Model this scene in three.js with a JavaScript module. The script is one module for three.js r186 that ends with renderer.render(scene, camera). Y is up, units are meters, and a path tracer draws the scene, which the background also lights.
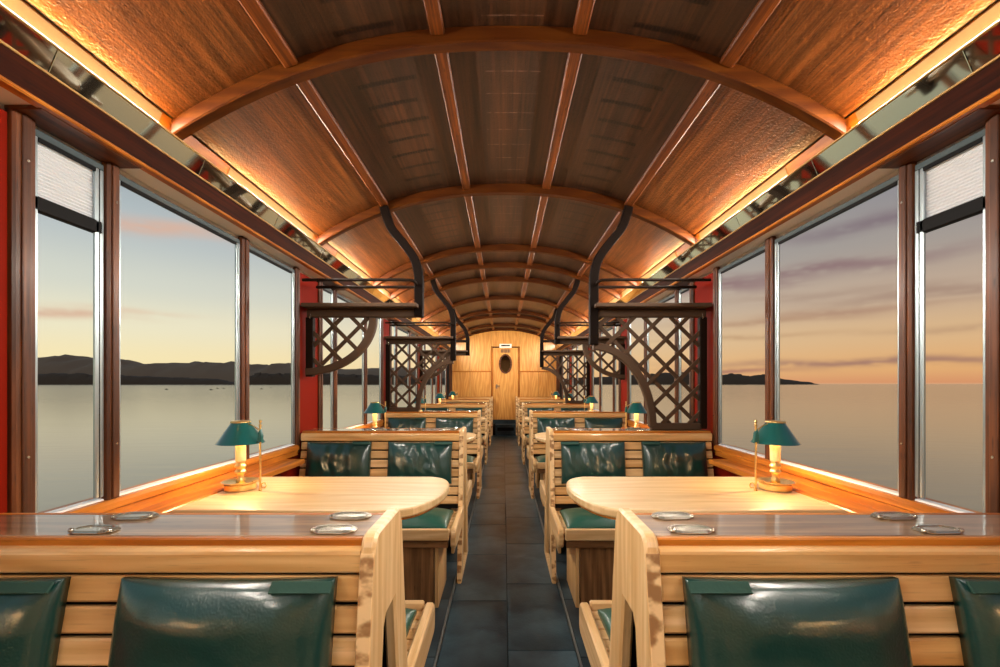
import * as THREE from 'three';
import { RectAreaLightUniformsLib } from 'three/addons/lights/RectAreaLightUniformsLib.js';
import { mergeGeometries } from 'three/addons/utils/BufferGeometryUtils.js';

// ------------------------------------------------------------------ camera, sky, exposure
const scene = new THREE.Scene();
const EYE = 1.26, FOCAL = 444;                      // eye height; focal length in pixels of a 1000 x 667 picture
const camera = new THREE.PerspectiveCamera(2 * Math.atan(333.5 / FOCAL) * 180 / Math.PI, 1000 / 667, 0.05, 12000);
camera.position.set(-0.02, EYE, 0);
camera.lookAt(-0.02, EYE, -10);
camera.setViewOffset(1000, 667, -3.5, -50.5, 1000, 667);   // shifted lens: the horizon lies below the middle
const renderer = new THREE.WebGLRenderer({ antialias: true });
renderer.toneMapping = THREE.LinearToneMapping;
renderer.toneMappingExposure = 1.0;
renderer.shadowMap.enabled = true;
RectAreaLightUniformsLib.init();
const SKY_LEVEL = 1.1, COVE = 225, GLOW = 200, LAMP = 0.8;

let seed = 20240611;
const rnd = () => { seed = (seed * 1664525 + 1013904223) >>> 0; return seed / 4294967296; };
const hash = (x, y, s) => { let h = (x * 374761393 + y * 668265263 + s * 974634777) | 0; h = Math.imul(h ^ (h >>> 13), 1274126177); return ((h ^ (h >>> 16)) >>> 0) / 4294967296; };
const mod = (a, n) => ((a % n) + n) % n, lerp = (a, b, t) => a + (b - a) * t, clamp = (x, a = 0, b = 1) => Math.min(b, Math.max(a, x));
const sstep = (a, b, x) => { const t = clamp((x - a) / (b - a)); return t * t * (3 - 2 * t); };
function pn(x, y, px, py, s) {                       // value noise that repeats every px, py cells
  const ix = Math.floor(x), iy = Math.floor(y), fx = x - ix, fy = y - iy, u = fx * fx * (3 - 2 * fx), v = fy * fy * (3 - 2 * fy);
  const a = mod(ix, px), b = mod(ix + 1, px), c = mod(iy, py), d = mod(iy + 1, py);
  return lerp(lerp(hash(a, c, s), hash(b, c, s), u), lerp(hash(a, d, s), hash(b, d, s), u), v);
}
const fbm = (u, v, fx, fy, s, n = 4) => { let r = 0, a = 0.5; for (let i = 0; i < n; i++) { r += a * pn(u * fx, v * fy, fx, fy, s + i * 17); fx *= 2; fy *= 2; a *= 0.5; } return r / (1 - Math.pow(0.5, n)); };

// The evening sky, pale towards the left shore and orange towards the open sea on the right, thin clouds in both.
const toLin = (c) => c.map((x) => Math.pow(x / 255, 2.2));
const stops = (list) => list.map(([e, ...c]) => [e, toLin(c)]);
const LEFT = stops([[-90, 190, 185, 165], [0, 236, 208, 146], [2.5, 236, 220, 172], [6, 226, 220, 190], [10, 202, 205, 192], [15, 176, 185, 186], [21, 148, 162, 169], [32, 134, 149, 160], [90, 126, 142, 158]]);
const RIGHT = stops([[-90, 170, 150, 130], [0, 205, 140, 100], [1.6, 216, 164, 110], [5, 208, 172, 130], [9, 182, 160, 140], [14, 154, 146, 140], [21, 128, 128, 136], [32, 116, 120, 134], [90, 110, 122, 142]]);
const ramp = (list, e) => { let i = 1; while (i < list.length - 1 && list[i][0] < e) i++; const [a, A] = list[i - 1], [b, B] = list[i], t = sstep(a, b, e) * 0.5 + 0.5 * clamp((e - a) / (b - a)); return A.map((x, k) => lerp(x, B[k], t)); };
{
  const W = 2048, H = 1024, data = new Float32Array(W * H * 4);
  const clouds = [ // azimuth, elevation, half width, half height, colour, strength
    [40, 2.2, 16, 0.42, [150, 112, 100], 0.9], [27, 1.5, 7, 0.3, [160, 112, 98], 0.7], [24, 11.2, 12, 0.9, [138, 112, 112], 0.8], [36, 11.9, 12, 0.7, [136, 112, 112], 0.75], [31, 6.9, 9, 0.4, [172, 138, 112], 0.6],
    [38, 7.4, 8, 0.4, [168, 134, 112], 0.6], [44, 8.4, 9, 0.7, [158, 132, 116], 0.6], [28, 5.3, 9, 0.3, [180, 144, 110], 0.5], [42, 15.5, 12, 0.8, [122, 108, 114], 0.6], [35, 9.3, 10, 0.5, [160, 136, 120], 0.4], [46, 5, 8, 0.4, [178, 142, 112], 0.45],
    [-38, 15.6, 7, 0.9, [206, 170, 150], 0.85], [-45, 6.5, 5, 0.5, [206, 168, 142], 0.8], [-40, 7.2, 5, 0.3, [214, 186, 158], 0.4], [-30, 18, 9, 0.8, [176, 176, 172], 0.4], [75, 6, 18, 0.8, [160, 130, 112], 0.5], [110, 10, 20, 1.2, [150, 128, 118], 0.5], [-90, 12, 20, 1.5, [196, 176, 160], 0.4],
  ].map(([a, e, w, h, c, s]) => [a, e, w, h, toLin(c), s]);
  for (let row = 0; row < H; row++) for (let col = 0; col < W; col++) {
    const e = ((row + 0.5) / H - 0.5) * 180, ph = ((col + 0.5) / W - 0.5) * 2 * Math.PI, x = Math.cos(ph), z = Math.sin(ph);
    const side = sstep(-0.75, 0.75, x), L = ramp(LEFT, e), R = ramp(RIGHT, e), az = Math.atan2(x, -z) * 180 / Math.PI;
    const c = L.map((v, k) => lerp(v, R[k], side));
    if (e > 0 && e < 30) for (const [a, ce, w, h, cc, s] of clouds) {
      const da = (az - a) / w, de = (e - ce + 0.35 * h * Math.sin(az * 0.5 + ce)) / h;
      if (da * da > 4 || de * de > 6) continue;
      const n = pn(az * 0.45 + 900, e * 5 + 50, 4096, 4096, 5) * 0.6 + pn(az * 1.4 + 900, e * 9 + 50, 4096, 4096, 6) * 0.4;
      const k = Math.min(0.95, s * 1.5) * Math.exp(-da * da * 1.2 - de * de * 1.2) * sstep(0.12, 0.75, n + 0.3 * Math.exp(-de * de));
      for (let i = 0; i < 3; i++) c[i] = lerp(c[i], cc[i], k);
    }
    for (let i = 0; i < 3; i++) data[(row * W + col) * 4 + i] = c[i] * SKY_LEVEL;
    data[(row * W + col) * 4 + 3] = 1;
  }
  const t = new THREE.DataTexture(data, W, H, THREE.RGBAFormat, THREE.FloatType);
  t.mapping = THREE.EquirectangularReflectionMapping; t.magFilter = THREE.LinearFilter; t.wrapS = THREE.RepeatWrapping; t.needsUpdate = true;
  scene.background = t;
}

// ------------------------------------------------------------------ materials
function tex(w, h, fn, srgb = true) {
  const d = new Uint8Array(w * h * 4);
  for (let y = 0; y < h; y++) for (let x = 0; x < w; x++) { const c = fn((x + 0.5) / w, (y + 0.5) / h), o = (y * w + x) * 4; d[o] = clamp(c[0], 0, 255); d[o + 1] = clamp(c[1], 0, 255); d[o + 2] = clamp(c[2], 0, 255); d[o + 3] = 255; }
  const t = new THREE.DataTexture(d, w, h); t.wrapS = t.wrapT = THREE.RepeatWrapping; t.magFilter = THREE.LinearFilter; t.minFilter = THREE.LinearMipmapLinearFilter; t.generateMipmaps = true;
  if (srgb) t.colorSpace = THREE.SRGBColorSpace;
  t.needsUpdate = true; return t;
}
const sized = (t, mu, mv) => { t.repeat.set(1 / mu, 1 / mv); return t; };   // a tile of the texture covers mu x mv metres
function woodTex(dark, light, s, { streak = 40, ring = 0.3, pores = 0.25, mu = 1.1, mv = 0.5 } = {}) {
  return sized(tex(512, 512, (u, v) => {
    const warp = fbm(u, v, 2, 4, s + 3, 3), g = fbm(u, v, 3, streak, s, 4), f = pn(u * 24, v * 256, 24, 256, s + 40), r = 0.5 + 0.5 * Math.sin(2 * Math.PI * (v * 7 + 2.4 * warp + 0.3 * Math.sin(2 * Math.PI * u)));
    let t = g * (0.85 - ring) + r * ring + 0.15 * warp; t = clamp((t - 0.3) * 1.9);
    const p = f > 0.8 ? pores * (f - 0.8) * 5 : 0;
    return [0, 1, 2].map((k) => lerp(dark[k], light[k], t) * (1 - p));
  }), mu, mv);
}
const std = (o) => new THREE.MeshPhysicalMaterial(o);
const texMaple = woodTex([206, 164, 108], [238, 205, 156], 11, { ring: 0.25, pores: 0.1 });
const texTable = woodTex([216, 184, 134], [242, 217, 174], 17, { ring: 0.2, pores: 0.06 });
const texOak = woodTex([76, 41, 16], [134, 79, 34], 23, { streak: 90, ring: 0.15, pores: 0.5 });
const texMahog = woodTex([66, 34, 15], [124, 70, 34], 31, { streak: 50, ring: 0.2, pores: 0.4 });
const texHoney = woodTex([158, 88, 22], [212, 134, 46], 43, { streak: 40, ring: 0.3, pores: 0.2 });
const texPly = woodTex([204, 138, 62], [232, 176, 94], 49, { streak: 24, ring: 0.3, pores: 0.1 });
const texWalnut = woodTex([84, 52, 28], [134, 92, 54], 57, { streak: 50, ring: 0.25, pores: 0.35 });
const texTop = woodTex([112, 84, 56], [172, 136, 96], 61, { streak: 50, ring: 0.25, pores: 0.35 });
const texFine = sized(tex(256, 256, (u, v) => { const n = 255 * (0.5 * pn(u * 64, v * 64, 64, 64, 3) + 0.5 * pn(u * 20, v * 20, 20, 20, 4)); return [n, n, n]; }, false), 0.25, 0.25);
const texHammer = sized(tex(512, 512, (u, v) => { const n = 255 * (0.4 * pn(u * 70, v * 100, 70, 100, 71) + 0.4 * pn(u * 130, v * 190, 130, 190, 72) + 0.2 * pn(u * 14, v * 20, 14, 20, 73)); return [n, n, n]; }, false), 0.6, 0.6);
const texLeather = sized(tex(512, 512, (u, v) => {
  const a = fbm(u, v, 6, 6, 81, 4), cr = Math.abs(fbm(u + a * 0.06, v + a * 0.05, 5, 7, 91, 3) - 0.5), fine = pn(u * 150, v * 150, 150, 150, 95);
  const n = 255 * (0.55 * a + 0.05 * sstep(0, 0.08, cr) + 0.14 * fine); return [n, n, n];
}, false), 0.45, 0.45);
const texSlate = sized(tex(512, 512, (u, v) => { const a = fbm(u, v, 5, 5, 101, 5), b = fbm(u + a * 0.2, v, 12, 9, 111, 4), t = clamp((a * 0.6 + b * 0.5 - 0.3) * 1.7); return [lerp(26, 92, t), lerp(44, 120, t), lerp(54, 132, t)]; }), 1.3, 1.3);
const texWorn = sized(tex(512, 128, (u, v) => { const a = fbm(u, v, 36, 3, 121, 4), t = sstep(0.3, 0.55, a); return [lerp(150, 232, t), lerp(108, 196, t), lerp(66, 144, t)]; }), 0.9, 0.12);
const texWater = sized(tex(512, 512, (u, v) => { const n = 255 * (0.5 * fbm(u, v, 4, 10, 131, 5) + 0.5 * fbm(u, v, 24, 40, 141, 3)); return [n, n, n]; }, false), 60, 24);

const M = {
  maple: [0xffffff, 0xf6ead8, 0xefe0c6].map((c) => std({ map: texMaple, color: c, roughness: 0.42, clearcoat: 0.35, clearcoatRoughness: 0.25 })),
  rail: std({ map: texMaple, color: 0xfff2dc, roughness: 0.3, clearcoat: 0.9, clearcoatRoughness: 0.1, bumpMap: texFine, bumpScale: 0.0002 }),
  table: std({ map: texTable, color: 0xf6efe4, roughness: 0.4, clearcoat: 0.3, clearcoatRoughness: 0.22 }),
  top: std({ map: texTop, color: 0xffffff, roughness: 0.3, clearcoat: 1, clearcoatRoughness: 0.06 }),
  worn: std({ map: texWorn, roughness: 0.5 }),
  mahog: std({ map: texMahog, roughness: 0.42, specularIntensity: 0.6, clearcoat: 0.15, clearcoatRoughness: 0.2 }),
  valance: std({ map: texMahog, color: 0xa07850, specularIntensity: 0.2, roughness: 0.55, clearcoat: 0.0, clearcoatRoughness: 0.3 }),
  oak: std({ map: texOak, roughness: 0.34, specularIntensity: 1, bumpMap: texHammer, bumpScale: 0.0016 }),
  rib: std({ map: texHoney, color: 0x665a46, roughness: 0.5, specularIntensity: 0.25 }),
  batten: std({ map: texOak, color: 0xffe6b8, roughness: 0.45, specularIntensity: 0.5, clearcoat: 0.1, clearcoatRoughness: 0.2 }),
  honey: std({ map: texHoney, roughness: 0.4, specularIntensity: 0.6, clearcoat: 0.15, clearcoatRoughness: 0.2 }),
  brown: std({ map: texTop, color: 0xffecd4, roughness: 0.5 }),
  ply: std({ map: texPly, color: 0xffffff, roughness: 0.35, clearcoat: 0.4, clearcoatRoughness: 0.2 }),
  red: std({ color: new THREE.Color(0.2, 0.01, 0.003), roughness: 0.5, specularIntensity: 0.06, bumpMap: texFine, bumpScale: 0.0003 }),
  darkSteel: std({ color: 0x3c4a4e, roughness: 0.4 }),
  steel: std({ color: 0xa4b2b8, metalness: 0.85, roughness: 0.3 }),
  white: std({ color: 0xe8e8e6, roughness: 0.4 }),
  rubber: std({ color: 0x0a0a0b, roughness: 0.6, specularIntensity: 0.3 }),
  iron: std({ color: 0x1c120b, roughness: 0.55, specularIntensity: 0.2, bumpMap: texFine, bumpScale: 0.0004 }),
  arm: std({ color: 0x120a06, roughness: 0.6, specularIntensity: 0.1 }),
  lattice: std({ color: 0x4e3c2e, roughness: 0.6, specularIntensity: 0.3 }),
  mirror: std({ color: 0xf2f2dc, metalness: 1, roughness: 0.04 }),
  brass: std({ color: 0xf6d28a, metalness: 0.9, roughness: 0.3 }),
  gilt: std({ color: 0xd8b070, metalness: 0.6, roughness: 0.35 }),
  leather: [0.0, 0.004, -0.003].map((d) => std({ color: new THREE.Color(0.004, 0.04 + d, 0.034 + d), roughness: 0.28, clearcoat: 0.8, clearcoatRoughness: 0.16, bumpMap: texLeather, bumpScale: 0.0022 })),
  seatLeather: std({ color: new THREE.Color(0.006, 0.075, 0.05), roughness: 0.4, clearcoat: 0.3, clearcoatRoughness: 0.25, bumpMap: texLeather, bumpScale: 0.0015 }),
  felt: std({ color: new THREE.Color(0.018, 0.06, 0.044), roughness: 0.9, bumpMap: texFine, bumpScale: 0.0006 }),
  enamel: std({ color: new THREE.Color(0.004, 0.12, 0.115), roughness: 0.3, clearcoat: 1, clearcoatRoughness: 0.14 }),
  cream: std({ color: 0xfff6e4, roughness: 0.6 }),
  candle: std({ color: 0xfbe6b0, roughness: 0.35, clearcoat: 0.4 }),
  silver: std({ color: 0xccc8ba, metalness: 0.9, roughness: 0.24 }),
  glass: std({ color: 0xffffff, roughness: 0, transmission: 1, thickness: 0, ior: 1.45, specularIntensity: 0, side: THREE.DoubleSide }),
  darkGlass: std({ color: 0x140a06, roughness: 0.06, clearcoat: 1 }),
  slate: [0xffffff, 0xe6ecec, 0xd6dede].map((c) => std({ map: texSlate, color: c, roughness: 0.34, bumpMap: texFine, bumpScale: 0.0005 })),
  under: std({ map: texSlate, color: 0xb8bcbc, roughness: 0.5 }),
  blind: std({ color: 0xf2f5f8, roughness: 0.8, transmission: 0.5, thickness: 0, side: THREE.DoubleSide }),
  bulb: std({ color: 0xffffff, emissive: 0xffc070, emissiveIntensity: 3 }),
  led: std({ color: 0xffffff, emissive: 0xffb050, emissiveIntensity: 2 }),
  diffuser: std({ color: 0x2c1c0c, roughness: 0.7, emissive: new THREE.Color(0.78, 0.40, 0.11), emissiveIntensity: 0.7 }),
  shell: std({ color: 0x3a3430, roughness: 0.8 }),
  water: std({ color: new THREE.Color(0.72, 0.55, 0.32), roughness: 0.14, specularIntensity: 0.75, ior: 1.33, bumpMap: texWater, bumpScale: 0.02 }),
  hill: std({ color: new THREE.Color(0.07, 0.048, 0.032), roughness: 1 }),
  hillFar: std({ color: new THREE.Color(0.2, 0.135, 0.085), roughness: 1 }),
  hull: std({ color: 0x2a2622, roughness: 0.7 }),
};
// ceiling panels: rows of fine punched marks in the two panels beside the middle, faint scratched lines in the middle one
function markedOak(kind) {
  const t = tex(512, 1024, (u, v) => {
    const s = kind * 50 + 200, warp = fbm(u, v, 4, 2, s + 3, 3), g = fbm(u, v, 50, 3, s, 4), f = pn(u * 256, v * 24, 256, 24, s + 9);
    let q = clamp((g * 0.7 + warp * 0.4 - 0.3) * 1.8), c = [lerp(42, 84, q), lerp(26, 51, q), lerp(15, 29, q)], k = 1 - (f > 0.8 ? (f - 0.8) * 2 : 0);
    const row = mod(v * 9, 1), n = Math.floor(v * 9);
    const lo = 0.3 + 0.05 * hash(n, kind, 7), hi = 0.72 + 0.06 * hash(n, kind, 8);
    if (kind !== 2 && u > lo && u < hi) { const dot = mod(u * 38, 1) < 0.62; const rr = Math.abs(row - 0.5); if (rr < 0.065 && dot) k *= 0.3; else if (rr < 0.1) k *= 0.72; }
    if (kind === 2 && u > lo && u < hi && Math.abs(row - 0.5) < 0.022) c = c.map((x) => x + 50 * pn(u * 30, n, 64, 64, 3));
    return c.map((x) => x * k);
  });
  return std({ map: t, roughness: 0.42, bumpMap: texHammer, bumpScale: 0.0005 });
}
M.marked = [markedOak(1), markedOak(2), markedOak(3)];

// ------------------------------------------------------------------ helpers
const taken = {};
const numbered = (n) => { taken[n] = (taken[n] ?? -1) + 1; return taken[n] ? n + '_' + String(taken[n]).padStart(3, '0') : n; };
function tag(o, label, category, group) { o.userData.label = label; o.userData.category = category; if (group) o.userData.group = group; return o; }
function thing(name, label, category, pos = [0, 0, 0], group) { const o = new THREE.Group(); o.name = numbered(name); o.position.set(...pos); scene.add(o); return tag(o, label, category, group); }
function copy(proto, name, label, pos, group) { const o = proto.clone(); o.name = numbered(name); o.userData = { ...proto.userData }; o.position.set(...pos); o.userData.label = label; if (group) o.userData.group = group; scene.add(o); return o; }
function struct(name) { const o = new THREE.Group(); o.name = name; o.userData.kind = 'structure'; scene.add(o); return o; }
function part(name, geo, mat, parent, pos, rot) {
  const m = new THREE.Mesh(geo, mat); m.name = name; m.castShadow = m.receiveShadow = true;
  if (pos) m.position.set(...pos);
  if (rot) m.rotation.set(...rot);
  parent.add(m); return m;
}
// uv in metres with the grain along one axis
function uvBox(g, grain = 0) {
  if (g.index) g = g.toNonIndexed();
  if (!g.attributes.normal) g.computeVertexNormals();
  const p = g.attributes.position, uv = new Float32Array(p.count * 2), a = new THREE.Vector3(), b = new THREE.Vector3(), c = new THREE.Vector3(), ou = rnd() * 3, ov = rnd() * 3;
  for (let i = 0; i < p.count; i += 3) {
    a.fromBufferAttribute(p, i); b.fromBufferAttribute(p, i + 1); c.fromBufferAttribute(p, i + 2);
    const n = b.clone().sub(a).cross(c.clone().sub(a)).toArray().map(Math.abs), d = n.indexOf(Math.max(...n)), rest = [0, 1, 2].filter((k) => k !== d);
    const gu = rest.includes(grain) ? grain : rest[0], gv = rest.find((k) => k !== gu);
    for (let j = 0; j < 3; j++) { uv[(i + j) * 2] = p.getComponent(i + j, gu) + ou; uv[(i + j) * 2 + 1] = p.getComponent(i + j, gv) + ov; }
  }
  g.setAttribute('uv', new THREE.BufferAttribute(uv, 2)); return g;
}
// chamfered box
function slab(w, h, d, r = 0.003, grain = w >= h && w >= d ? 0 : h >= d ? 1 : 2) {
  const a = w / 2, b = h / 2, c = d / 2; r = Math.min(r, a * 0.8, b * 0.8, c * 0.8);
  const V = (ax, x, y, z) => ax === 0 ? [x * a, y * (b - r), z * (c - r)] : ax === 1 ? [x * (a - r), y * b, z * (c - r)] : [x * (a - r), y * (b - r), z * c];
  const out = [], tri = (p, q, s) => {
    const u = [q[0] - p[0], q[1] - p[1], q[2] - p[2]], v = [s[0] - p[0], s[1] - p[1], s[2] - p[2]], n = [u[1] * v[2] - u[2] * v[1], u[2] * v[0] - u[0] * v[2], u[0] * v[1] - u[1] * v[0]];
    const m = [0, 1, 2].map((k) => p[k] + q[k] + s[k]), dot = n[0] * m[0] + n[1] * m[1] + n[2] * m[2];
    out.push(...p, ...(dot > 0 ? q : s), ...(dot > 0 ? s : q));
  }, quad = (p, q, s, t) => { tri(p, q, s); tri(p, s, t); };
  for (const k of [-1, 1]) {
    quad(V(0, k, -1, -1), V(0, k, 1, -1), V(0, k, 1, 1), V(0, k, -1, 1)); quad(V(1, -1, k, -1), V(1, 1, k, -1), V(1, 1, k, 1), V(1, -1, k, 1)); quad(V(2, -1, -1, k), V(2, 1, -1, k), V(2, 1, 1, k), V(2, -1, 1, k));
    for (const l of [-1, 1]) {
      quad(V(0, k, l, -1), V(0, k, l, 1), V(1, k, l, 1), V(1, k, l, -1)); quad(V(0, k, -1, l), V(0, k, 1, l), V(2, k, 1, l), V(2, k, -1, l)); quad(V(1, -1, k, l), V(1, 1, k, l), V(2, 1, k, l), V(2, -1, k, l));
      for (const m of [-1, 1]) tri(V(0, k, l, m), V(1, k, l, m), V(2, k, l, m));
    }
  }
  const g = new THREE.BufferGeometry(); g.setAttribute('position', new THREE.BufferAttribute(new Float32Array(out), 3)); g.computeVertexNormals();
  return uvBox(g, grain);
}
// box by its limits
function span(name, x0, x1, y0, y1, z0, z1, mat, parent, r = 0.003, grain) {
  return part(name, slab(Math.abs(x1 - x0), Math.abs(y1 - y0), Math.abs(z1 - z0), r, grain), mat, parent, [(x0 + x1) / 2, (y0 + y1) / 2, (z0 + z1) / 2]);
}
// a 2D outline [[a, b], ...] extruded; plane 'xy' runs along z, plane 'zy' runs along x (a is z)
function prism(pts, depth, plane = 'xy', { bevel = 0.003, grain = 0, holes = [], curve = 6 } = {}) {
  const sh = pts.getPoints ? pts : new THREE.Shape(pts.map((p) => new THREE.Vector2(plane === 'zy' ? -p[0] : p[0], p[1])));
  for (const h of holes) sh.holes.push(h.getPoints ? h : new THREE.Path(h.map((p) => new THREE.Vector2(plane === 'zy' ? -p[0] : p[0], p[1]))));
  const g = new THREE.ExtrudeGeometry(sh, { depth: depth - 2 * bevel, bevelEnabled: bevel > 0, bevelThickness: bevel, bevelSize: bevel, bevelOffset: -bevel, bevelSegments: 1, curveSegments: curve });
  g.translate(0, 0, -(depth - 2 * bevel) / 2);
  if (plane === 'zy') g.rotateY(Math.PI / 2);
  return uvBox(g, grain);
}
const lathe = (pts, n = 28) => new THREE.LatheGeometry(pts.map(([r, y]) => new THREE.Vector2(Math.max(r, 0), y)), n);
const tube = (pts, r, n = 24, closed = false) => new THREE.TubeGeometry(new THREE.CatmullRomCurve3(pts.map((p) => new THREE.Vector3(...p)), closed), n, r, 8, closed);
const rod = (r, h, n = 10) => new THREE.CylinderGeometry(r, r, h, n);

// ------------------------------------------------------------------ the carriage: main measures (metres; z runs to the far end)
const C0 = 1.005, PITCH = 2.07, END = 11.1, REAR = -3.3;      // distances ahead of the camera; a distance d lies at z = -d
const WALL = 1.405, GLASS = 1.411;
const arch = (x) => 2.583 - 0.373 * Math.pow(Math.abs(x) / 1.32, 2.3);   // underside of the ribs
const RIBS = [-2.4, -0.9, 0.42, 1.74, 3.09, 4.42, 5.06, 5.73, 6.96, 8.25, 8.83, 10.15, 11.0];
const SIDE = { '-1': 'left', 1: 'right' };
const ROW = ['nearest', 'second', 'third', 'fourth', 'fifth'];

// floor
{
  const f = struct('floor');
  span('subfloor', -1.45, 1.45, -0.12, -0.02, -END - 0.2, -REAR + 0.1, M.shell, f, 0);
  const tiles = [0, 1, 2].map(() => slab(0.3165, 0.02, 0.696, 0.0015));
  for (const [col, off] of [[-0.16, 0.22], [0.16, 0.0]]) for (let d = -0.7 - off; d < END - 0.3; d += 0.7) part('floor_tile', tiles[Math.floor(rnd() * 3)], M.slate[Math.floor(rnd() * 3)], f, [col, -0.01, -(d + 0.35)]);
  for (const s of [-1, 1]) {
    span('floor_strip', s * 0.322, s * 0.334, -0.02, 0.003, -END, 1, M.steel, f, 0.002);
    for (let d = -0.7; d < END - 0.3; d += 0.55) span('border_tile', s * 0.336, s * 0.58, -0.02, 0, -d - 0.547, -d, M.under, f, 0.0015);
    span('side_floor', s * 0.583, s * 1.4, -0.02, 0, -END, 1, M.under, f, 0.001);
  }
  span('rear_floor', -1.4, 1.4, -0.02, 0, 1.0, -REAR, M.under, f, 0.001);
}

// ceiling: panels between ribs and battens under a closed roof
{
  const c = struct('ceiling');
  const strip = (x0, x1, lift0, lift1, n = 14) => { const p = []; for (let i = 0; i <= n; i++) { const x = lerp(x0, x1, i / n); p.push([x, arch(x) + lift0]); } for (let i = n; i >= 0; i--) { const x = lerp(x0, x1, i / n); p.push([x, arch(x) + lift1]); } return p; };
  // smooth curved strip (own normals) running along z
  function curved(x0, x1, lift, thick, len, n = 12) {
    const pos = [], nor = [], uv = [], idx = [];
    const slope = (x) => (arch(x + 1e-3) - arch(x - 1e-3)) / 2e-3;
    for (const lower of [1, 0]) for (let j = 0; j < 2; j++) for (let i = 0; i <= n; i++) {
      const x = lerp(x0, x1, i / n), m = slope(x), l = Math.hypot(m, 1), k = lower ? -1 : 1;
      pos.push(x, arch(x) + lift + (lower ? 0 : thick), (j - 0.5) * len); nor.push(-m / l * k, 1 / l * k, 0); uv.push((i / n), (j) );
    }
    const w = n + 1;
    for (let i = 0; i < n; i++) { idx.push(i, i + 1, w + i, w + i, i + 1, w + i + 1); const o = 2 * w; idx.push(o + i, o + w + i, o + i + 1, o + w + i, o + w + i + 1, o + i + 1); }
    const g = new THREE.BufferGeometry(); g.setAttribute('position', new THREE.Float32BufferAttribute(pos, 3)); g.setAttribute('normal', new THREE.Float32BufferAttribute(nor, 3)); g.setAttribute('uv', new THREE.Float32BufferAttribute(uv, 2)); g.setIndex(idx);
    return g;
  }
  const cols = [-1.295, -0.84, -0.275, 0.275, 0.84, 1.295];
  for (let i = 0; i < RIBS.length - 1; i++) {
    const d0 = RIBS[i], d1 = RIBS[i + 1], len = d1 - d0;
    for (let k = 0; k < 5; k++) {
      const inner = k > 0 && k < 4, g = curved(cols[k], cols[k + 1], 0.062, 0.014, len);
      if (!inner) { const q = g.attributes.uv; for (let v = 0; v < q.count; v++) q.setXY(v, q.getY(v) * len + i * 0.61, q.getX(v) * 0.46 + i * 0.37); }
      part('ceiling_panel', g, inner ? M.marked[k - 1] : M.oak, c, [0, 0, -(d0 + d1) / 2]);
    }
    for (const x of cols.slice(1, 5)) {
      const b = slab(0.056, 0.034, len - 0.055, 0.006, 2);
      part('batten', b, M.batten, c, [x, arch(x) + 0.046, -(d0 + d1) / 2], [0, 0, Math.atan((arch(x + 0.01) - arch(x - 0.01)) / 0.02)]);
    }
  }
  const ribG = prism(strip(-1.305, 1.305, 0, 0.064, 40), 0.055, 'xy', { bevel: 0.005 });
  for (const d of RIBS) part('rib', ribG, M.rib, c, [0, 0, -d]);
  const roof = [...strip(-1.33, 1.33, 0.085, 0.085, 20).slice(0, 21), [1.48, 2.33], [1.48, 2.37], ...strip(1.4, -1.4, 0.16, 0.16, 20).slice(0, 21), [-1.48, 2.37], [-1.48, 2.33]];
  part('roof', prism(roof, END + 0.2 - REAR + 0.1, 'xy', { bevel: 0 }), M.shell, c, [0, 0, -(END + 0.2 + REAR - 0.1) / 2]);
}

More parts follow.
